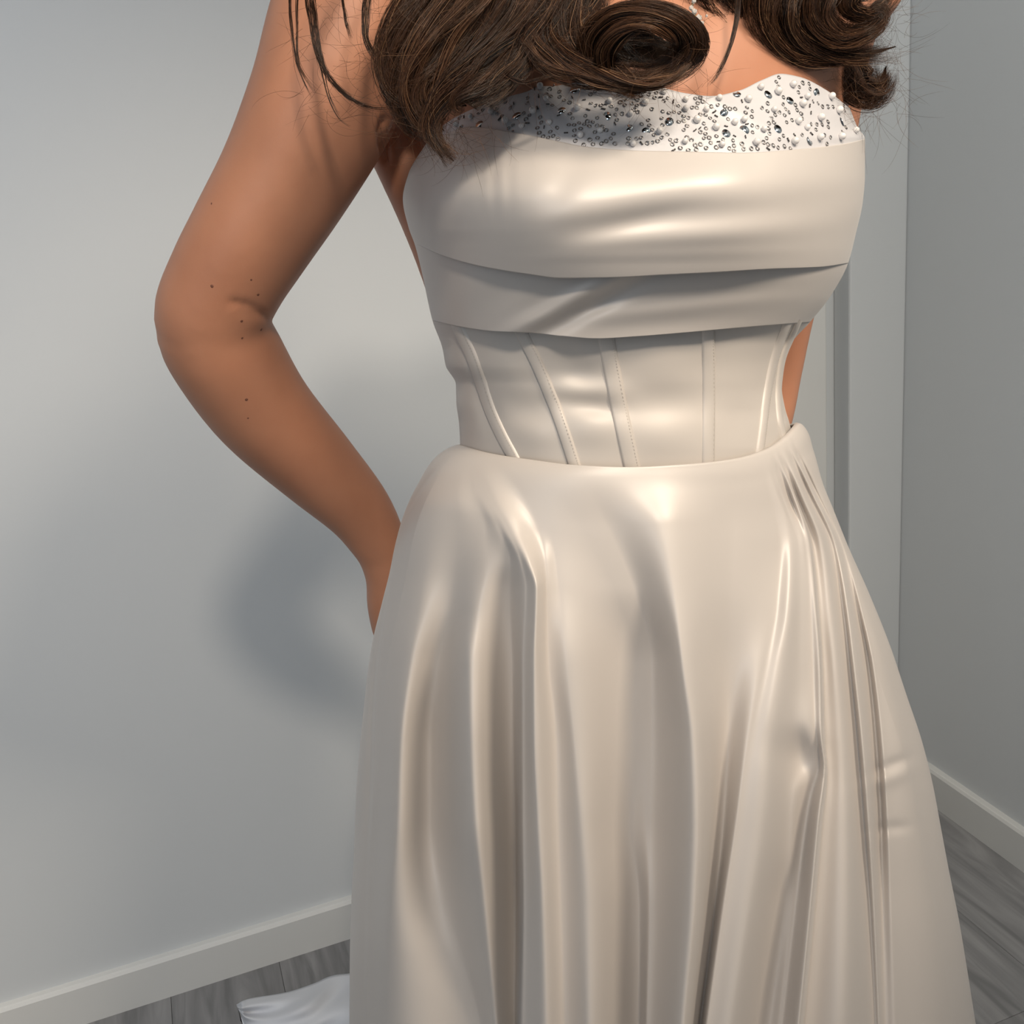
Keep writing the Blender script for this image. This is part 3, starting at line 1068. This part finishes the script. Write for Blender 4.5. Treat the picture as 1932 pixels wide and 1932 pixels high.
for x_, y_, r_ in ((400, 540, 3.0), (487, 556, 2.6), (474, 528, 1.9), (465, 754, 3.0), (456, 606, 2.6), (493, 622, 3.0), (457, 638, 2.4), (468, 789, 1.8), (399, 384, 2.0)):
    L, N = cast(BVB, x_, y_)
    if L is None:
        continue
    o = bpy.data.objects.new('mole', mole_me)
    COL.objects.link(o)
    o.parent = body
    o.matrix_basis = orient(L, N, 0) @ Matrix.Scale(r_ / F * 0.8, 4) @ Matrix.Diagonal((1, 1, 0.25, 1))

# ------------------------------------------------------------------ hair
def strands_mesh(name, paths, radii, tones):
    """paths (n, k, 3): three-sided tapering tubes"""
    n, k, _ = paths.shape
    t = np.gradient(paths, axis=1)
    t /= np.linalg.norm(t, axis=2, keepdims=True) + 1e-9
    ref = np.array([0.3, 1.0, 0.2])
    a = np.cross(t, ref); a /= np.linalg.norm(a, axis=2, keepdims=True) + 1e-9
    b = np.cross(t, a)
    taper = np.interp(np.linspace(0, 1, k), [0, 0.7, 1], [1, 0.9, 0.25])[None, :, None]
    V = []
    for j in range(3):
        th = 2 * math.pi * j / 3
        V.append(paths + (math.cos(th) * a + math.sin(th) * b) * radii[:, None, None] * taper)
    V = np.stack(V, 2)                       # n, k, 3, 3
    base_ = (np.arange(n) * k * 3)[:, None, None]
    r = np.arange(k - 1)[None, :, None]
    j = np.arange(3)[None, None, :]
    j2 = (j + 1) % 3
    f = np.stack([base_ + r * 3 + j, base_ + r * 3 + j2, base_ + (r + 1) * 3 + j2, base_ + (r + 1) * 3 + j], -1).reshape(-1, 4)
    me = np_mesh(name, V.reshape(-1, 3), f)
    at = me.attributes.new('tone', 'FLOAT', 'POINT')
    tv = np.repeat(tones, k * 3).astype(np.float32)
    at.data.foreach_set('value', tv)
    return me


def lock(pts, rad, count, tone=(0.1, 0.6), k=30, wob=6.5, curl=0.35, rs=0.00013, name='hair_lock', depth_scale=0.8, spread_end=0.35, per=26):
    """pts: (x, y, Y); rad: radius in pixels along the lock. Strands gather in wisps that wander inside the lock."""
    g = spline(pts, k)
    s = np.linspace(0, 1, k)
    R_ = np.interp(s, np.linspace(0, 1, len(rad)), rad)
    t = np.gradient(g[:, :2], axis=0)
    t /= np.linalg.norm(t, axis=1)[:, None] + 1e-9
    nx = np.stack([-t[:, 1], t[:, 0]], 1)
    nw = max(2, count // per)
    paths, tones = [], []
    big = max(rad)
    for w_ in range(nw):
        m = count // nw
        rr, ph = math.sqrt(RNG.random()) * 1.04, RNG.random() * 6.28
        tw = curl * RNG.normal(1.0, 0.6)
        ang = ph + tw * 6.28 * s
        f1, p1, a1 = RNG.uniform(0.7, 1.8), RNG.random() * 6.28, RNG.normal(0, wob) * min(1.0, big / 25)
        grow = 1 + spread_end * RNG.normal()
        cen = np.cos(ang) * R_ * rr * (1 + (grow - 1) * s ** 3) + a1 * np.sin(f1 * 6.28 * s + p1) * (0.3 + s)
        dep = np.sin(ang) * R_ * rr * depth_scale
        wt = RNG.uniform(tone[0], tone[1])
        e_w = min(1.0, RNG.normal(0.89, 0.09))
        own = np.interp(s, [0, 0.6, 1], [1, 0.75, 0.35]) * (1.2 + 0.16 * big)
        for i in range(m):
            o1, o2 = RNG.normal(0, 0.55), RNG.normal(0, 0.55)
            f2, p2, a2 = RNG.uniform(1.0, 3.2), RNG.random() * 6.28, RNG.normal(0, 0.28)
            off = cen + own * (o1 + a2 * np.sin(f2 * 6.28 * s + p2)) + RNG.normal(0, 0.10 * big + 0.5) * s ** 4 + (RNG.normal(0, 12) * s ** 3 if RNG.random() < 0.10 else 0)
            dd_ = dep + own * o2
            e = min(1.0, e_w * RNG.normal(0.99, 0.035))
            gi = np.stack([np.interp(s * e, s, g[:, j]) for j in range(3)], 1)
            ni = np.stack([np.interp(s * e, s, nx[:, j]) for j in range(2)], 1)
            xy = gi[:, :2] + ni * off[:, None]
            paths.append(PY(xy[:, 0], xy[:, 1], gi[:, 2] + dd_ / F * 0.75))
            tones.append(1.0 if RNG.random() < 0.05 else wt * 0.85 + RNG.normal(0, 0.12))
    paths = np.array(paths)
    tones = np.clip(np.array(tones), 0, 1)
    radii = rs * RNG.uniform(0.6, 1.3, len(paths))
    me = strands_mesh(name, paths, radii, tones)
    return part(name, me, MAT['hair'], hair)


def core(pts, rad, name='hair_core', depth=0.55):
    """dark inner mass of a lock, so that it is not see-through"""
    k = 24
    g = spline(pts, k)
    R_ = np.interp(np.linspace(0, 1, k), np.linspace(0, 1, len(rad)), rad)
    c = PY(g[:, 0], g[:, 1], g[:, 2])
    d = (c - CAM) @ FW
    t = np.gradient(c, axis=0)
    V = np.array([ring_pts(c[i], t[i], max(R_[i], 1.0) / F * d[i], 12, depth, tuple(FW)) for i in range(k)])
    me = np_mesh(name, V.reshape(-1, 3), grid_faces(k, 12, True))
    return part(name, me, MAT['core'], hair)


LOCKS = [
    # left mass over the chest
    ([(905, -150, .70), (810, -20, .685), (752, 80, .675), (742, 165, .668), (775, 225, .662), (822, 255, .655)], [55, 52, 46, 36, 24, 10], 620, (0.15, 0.65), True),
    ([(970, -150, .69), (890, -10, .675), (818, 90, .66), (785, 160, .655), (800, 220, .65), (838, 246, .645)], [58, 55, 48, 38, 26, 12], 620, (0.2, 0.85), True),
    ([(1010, -150, .68), (960, 10, .665), (890, 100, .655), (835, 170, .648), (812, 225, .645), (822, 268, .640), (856, 304, .635)], [50, 50, 46, 36, 22, 12, 6], 620, (0.1, 0.8), True),
    ([(1050, -150, .68), (1000, 0, .665), (945, 90, .655), (905, 150, .645), (868, 190, .64), (880, 200, .635)], [52, 50, 46, 34, 26, 16], 620, (0.1, 0.6), True),
    ([(1085, -150, .68), (1045, -10, .665), (1000, 70, .655), (975, 120, .648), (935, 165, .64), (905, 186, .635)], [52, 50, 40, 26, 20, 12], 520, (0.05, 0.5), True),
    # middle: falls and sweeps to the right into the big curl
    ([(1075, -150, .68), (1020, -10, .67), (1015, 60, .66), (1060, 110, .65), (1130, 138, .642), (1210, 148, .64), (1270, 130, .645)], [50, 46, 36, 26, 20, 16, 10], 620, (0.1, 0.65), True),
    ([(1110, -150, .685), (1070, -10, .675), (1075, 60, .665), (1110, 105, .655), (1165, 140, .645), (1190, 158, .64), (1150, 172, .637)], [46, 44, 36, 30, 24, 18, 10], 560, (0.1, 0.75), True),
    ([(1150, -150, .69), (1110, -10, .68), (1095, 55, .67), (1110, 105, .66), (1160, 130, .65)], [36, 34, 34, 30, 22], 420, (0.03, 0.4), True),
    # the curl
    ([(1120, 130, .655), (1122, 70, .645), (1165, 28, .635), (1230, 22, .63), (1290, 42, .632), (1318, 78, .64), (1300, 112, .648), (1250, 138, .65), (1190, 142, .648)], [24, 26, 24, 20, 19, 18, 20, 20, 14], 900, (0.1, 0.75), False),
    ([(1150, 150, .645), (1140, 100, .635), (1172, 58, .628), (1225, 44, .625), (1272, 62, .63), (1290, 92, .638), (1268, 122, .643), (1225, 136, .645)], [16, 18, 16, 14, 14, 16, 16, 10], 620, (0.1, 0.9), False),
    ([(1130, 70, .672), (1170, 90, .670), (1220, 95, .670), (1265, 98, .672), (1300, 85, .675)], [40, 52, 58, 52, 20], 160, (0.0, 0.08), True),
    ([(1150, 55, .64), (1180, 30, .635), (1196, 8, .632), (1192, 2, .632)], [20, 16, 8, 3], 160, (0.05, 0.5), False),
    # light tips under the curl
    ([(1080, 118, .645), (1150, 150, .637), (1220, 160, .634), (1270, 146, .636), (1305, 118, .64)], [10, 14, 13, 10, 4], 360, (0.45, 1.0), False),
    ([(985, 70, .652), (1035, 125, .646), (1110, 152, .640), (1190, 168, .636), (1245, 160, .637)], [18, 18, 15, 11, 4], 420, (0.25, 0.9), False),
    # right mass behind the bust
    ([(1480, -150, .74), (1455, -20, .735), (1465, 50, .735), (1510, 95, .745), (1575, 108, .755), (1640, 100, .76), (1690, 88, .76)], [60, 58, 48, 34, 24, 14, 8], 620, (0.05, 0.45), True),
    ([(1560, -150, .75), (1535, -30, .745), (1540, 35, .745), (1585, 70, .75), (1635, 60, .755), (1662, 34, .755), (1650, 26, .755), (1610, 50, .757)], [58, 55, 46, 30, 14, 8, 6, 4], 560, (0.1, 0.6), True),
    ([(1440, -150, .745), (1405, -10, .745), (1425, 70, .75), (1470, 120, .765), (1540, 128, .785), (1600, 112, .79)], [50, 44, 34, 24, 20, 12], 460, (0.0, 0.3), True),
    ([(1500, -150, .77), (1490, 20, .78), (1520, 95, .79), (1570, 130, .80), (1620, 150, .805), (1655, 160, .80)], [55, 52, 46, 42, 44, 34], 560, (0.02, 0.35), True),
    ([(1550, 70, .79), (1585, 120, .80), (1630, 168, .80), (1660, 160, .795), (1672, 125, .79)], [26, 34, 34, 28, 14], 700, (0.1, 0.6), True),
    ([(1630, -150, .75), (1605, -40, .75), (1600, 15, .75), (1640, 30, .755), (1672, 5, .76), (1690, -20, .76)], [44, 40, 30, 16, 8, 5], 320, (0.1, 0.6), True),
    ([(1320, -150, .735), (1330, -60, .735), (1350, 0, .735), (1400, 40, .74), (1440, 85, .75)], [44, 40, 30, 22, 14], 360, (0.0, 0.2), True),
]
for pts, rad, cnt, tone, solid in LOCKS:
    lock(pts, rad, int(cnt * 1.15), tone)
    if solid:
        core([(a, b, c_ + 0.012) for a, b, c_ in pts], [r * 0.62 for r in rad[:-2]] + [rad[-2] * 0.35, 0.6])

# thin loose locks
THIN = [
    ([(1397, -190, .71), (1393, -40, .70), (1390, 30, .69), (1375, 90, .685), (1352, 140, .68), (1333, 164, .675)], [8, 6, 6, 6, 6, 2], 46, (0.05, 0.3)),
    ([(652, -190, .71), (592, -40, .70), (594, 40, .70), (602, 100, .695), (622, 145, .69), (665, 186, .685), (715, 206, .685), (765, 200, .685)], [20, 13, 12, 9, 5, 4, 3, 2], 60, (0.1, 0.45)),
    ([(620, -190, .71), (560, -40, .70), (557, 60, .70), (563, 120, .695), (585, 165, .69), (610, 200, .69)], [14, 9, 8, 7, 7, 10], 26, (0.2, 0.5)),
    ([(600, 90, .70), (610, 135, .695), (620, 180, .69), (638, 220, .687), (660, 240, .685)], [5, 3, 2, 2, 4], 12, (0.1, 0.4)),
    ([(710, -190, .71), (650, -40, .70), (652, 30, .70), (668, 80, .695)], [10, 5, 5, 12], 26, (0.1, 0.4)),
    ([(760, -190, .71), (700, -40, .70), (690, 40, .695), (694, 80, .69), (722, 122, .685), (755, 155, .68)], [16, 10, 8, 5, 6, 10], 60, (0.05, 0.4)),
    ([(800, 225, .648), (808, 258, .645), (830, 280, .642), (856, 308, .638)], [8, 7, 6, 10], 70, (0.1, 0.5)),
    ([(945, 120, .645), (955, 140, .64), (985, 155, .637), (1015, 150, .637), (1045, 142, .64)], [6, 4, 3, 4, 8], 40, (0.1, 0.5)),
]
for pts, rad, cnt, tone in THIN:
    lock(pts, rad, cnt, tone, wob=2.5, spread_end=0.8, per=9)

# flyaway hairs round the edges, too fine to count
fly, ft, fr = [], [], []
AREAS = [((700, 960, -20, 260), .655, 330), ((960, 1330, -20, 180), .64, 320), ((1400, 1700, -20, 220), .765, 340), ((560, 740, -20, 220), .69, 90), ((1600, 1720, 0, 230), .78, 90), ((800, 900, 230, 300), .64, 50)]
for (xa, xb_, ya, yb_), Yw, cnt in AREAS:
    for _ in range(cnt):
        x0, y0 = RNG.uniform(xa, xb_), RNG.uniform(ya, yb_)
        a = RNG.uniform(0, 6.28)
        bend = RNG.normal(0, 0.9)
        L_ = RNG.uniform(30, 120)
        k = 14
        s = np.linspace(0, 1, k)
        an = a + bend * s + 0.12 * np.sin(s * 5 + a)
        xs = x0 + np.cumsum(np.cos(an)) * L_ / k
        ys = y0 + np.cumsum(np.sin(an)) * L_ / k
        fly.append(PY(xs, ys, Yw + RNG.normal(0, 0.006) + 0 * xs))
        ft.append(RNG.uniform(0.1, 0.9)); fr.append(0.00008)
me = strands_mesh('flyaway_hair', np.array(fly), np.array(fr), np.array(ft))
fo = part('flyaway_hair', me, MAT['hair'], hair)
fo['kind'] = 'stuff'

# ---- drop earring showing beside the curl
ear = empty('earring', (0, 0, 0), person)
ear['label'] = 'sparkling crystal drop earring with gold setting'
bmg = bmesh.new()
for (x_, y_, r_) in ((1306, -12, 4), (1309, 2, 5), (1304, 15, 5), (1310, 22, 6), (1318, 34, 7), (1324, 44, 5), (1333, 30, 3)):
    p = PY(x_, y_, 0.672)
    bmesh.ops.create_icosphere(bmg, subdivisions=1, radius=r_ / F * 0.62, matrix=Matrix.Translation(Vector(p)))
part('crystal', bm_mesh('crystal', bmg), MAT['crystal'], ear)
bmg = bmesh.new()
q = spline([(1303, -40), (1307, 0), (1306, 18), (1316, 36), (1322, 46)], 20)
for i in range(20):
    p = PY(q[i][0], q[i][1], 0.675)
    bmesh.ops.create_icosphere(bmg, subdivisions=1, radius=0.0009, matrix=Matrix.Translation(Vector(p)))
part('chain', bm_mesh('chain', bmg), MAT['gold'], ear)

# ------------------------------------------------------------------ white cloth bundle on the floor
# a folded white garment bag lying beside the skirt, its upper edge puffed up
U, W = np.meshgrid(np.linspace(0, 1, 60), np.linspace(0, 1, 44))
far_edge = np.array([(446, 1895), (470, 1884), (540, 1872), (590, 1856), (625, 1841), (665, 1836), (760, 1828), (860, 1822)], float)
near_edge = np.array([(452, 1912), (470, 1960), (520, 2010), (580, 2040), (640, 2060), (700, 2075), (790, 2085), (870, 2085)], float)
fe = spline(far_edge, 60)
ne = spline(near_edge, 60)
px_ = fe[None, :, 0] * (1 - W) + ne[None, :, 0] * W
py_ = fe[None, :, 1] * (1 - W) + ne[None, :, 1] * W
Zt = 0.055 * np.clip(np.sin(np.pi * np.clip(W * 0.9 + 0.28, 0, 1)), 0, 1) ** 0.7 * np.clip(np.minimum(U, 1 - U) * 9 + 0.25, 0, 1)
Zt += 0.010 * np.sin(U * 17 + W * 5) * np.sin(np.pi * W) + 0.008 * np.sin(U * 7 - W * 9) * np.sin(np.pi * W) + 0.006 * np.sin((U + W) * 23) * np.sin(np.pi * W)
Zt = np.maximum(Zt, 0.004)
dd = ray(px_, py_)
top = CAM + dd * ((Zt - CAMZ) / dd[..., 2])[..., None]
bot = top.copy(); bot[..., 2] = 0.001
nrow, ncol = U.shape
ft_ = grid_faces(nrow, ncol)
Vb = np.concatenate([top.reshape(-1, 3), bot.reshape(-1, 3)])
fb_ = ft_[:, ::-1] + nrow * ncol
idx = np.arange(nrow * ncol).reshape(nrow, ncol)
loop = np.concatenate([idx[0, :], idx[1:, -1], idx[-1, ::-1][1:], idx[::-1, 0][1:-1]])
sd_ = np.stack([loop, np.roll(loop, -1), np.roll(loop, -1) + nrow * ncol, loop + nrow * ncol], 1)
me = np_mesh('cloth_bundle', Vb, np.concatenate([ft_, fb_, sd_]))
bmc = bmesh.new(); bmc.from_mesh(me); bmesh.ops.recalc_face_normals(bmc, faces=bmc.faces); bmc.to_mesh(me); bmc.free()
cb = link('cloth_bundle', me, MAT['cloth'])
cb['label'] = 'crumpled white cloth lying on the grey plank floor beside the gown'
cb['category'] = 'cloth'
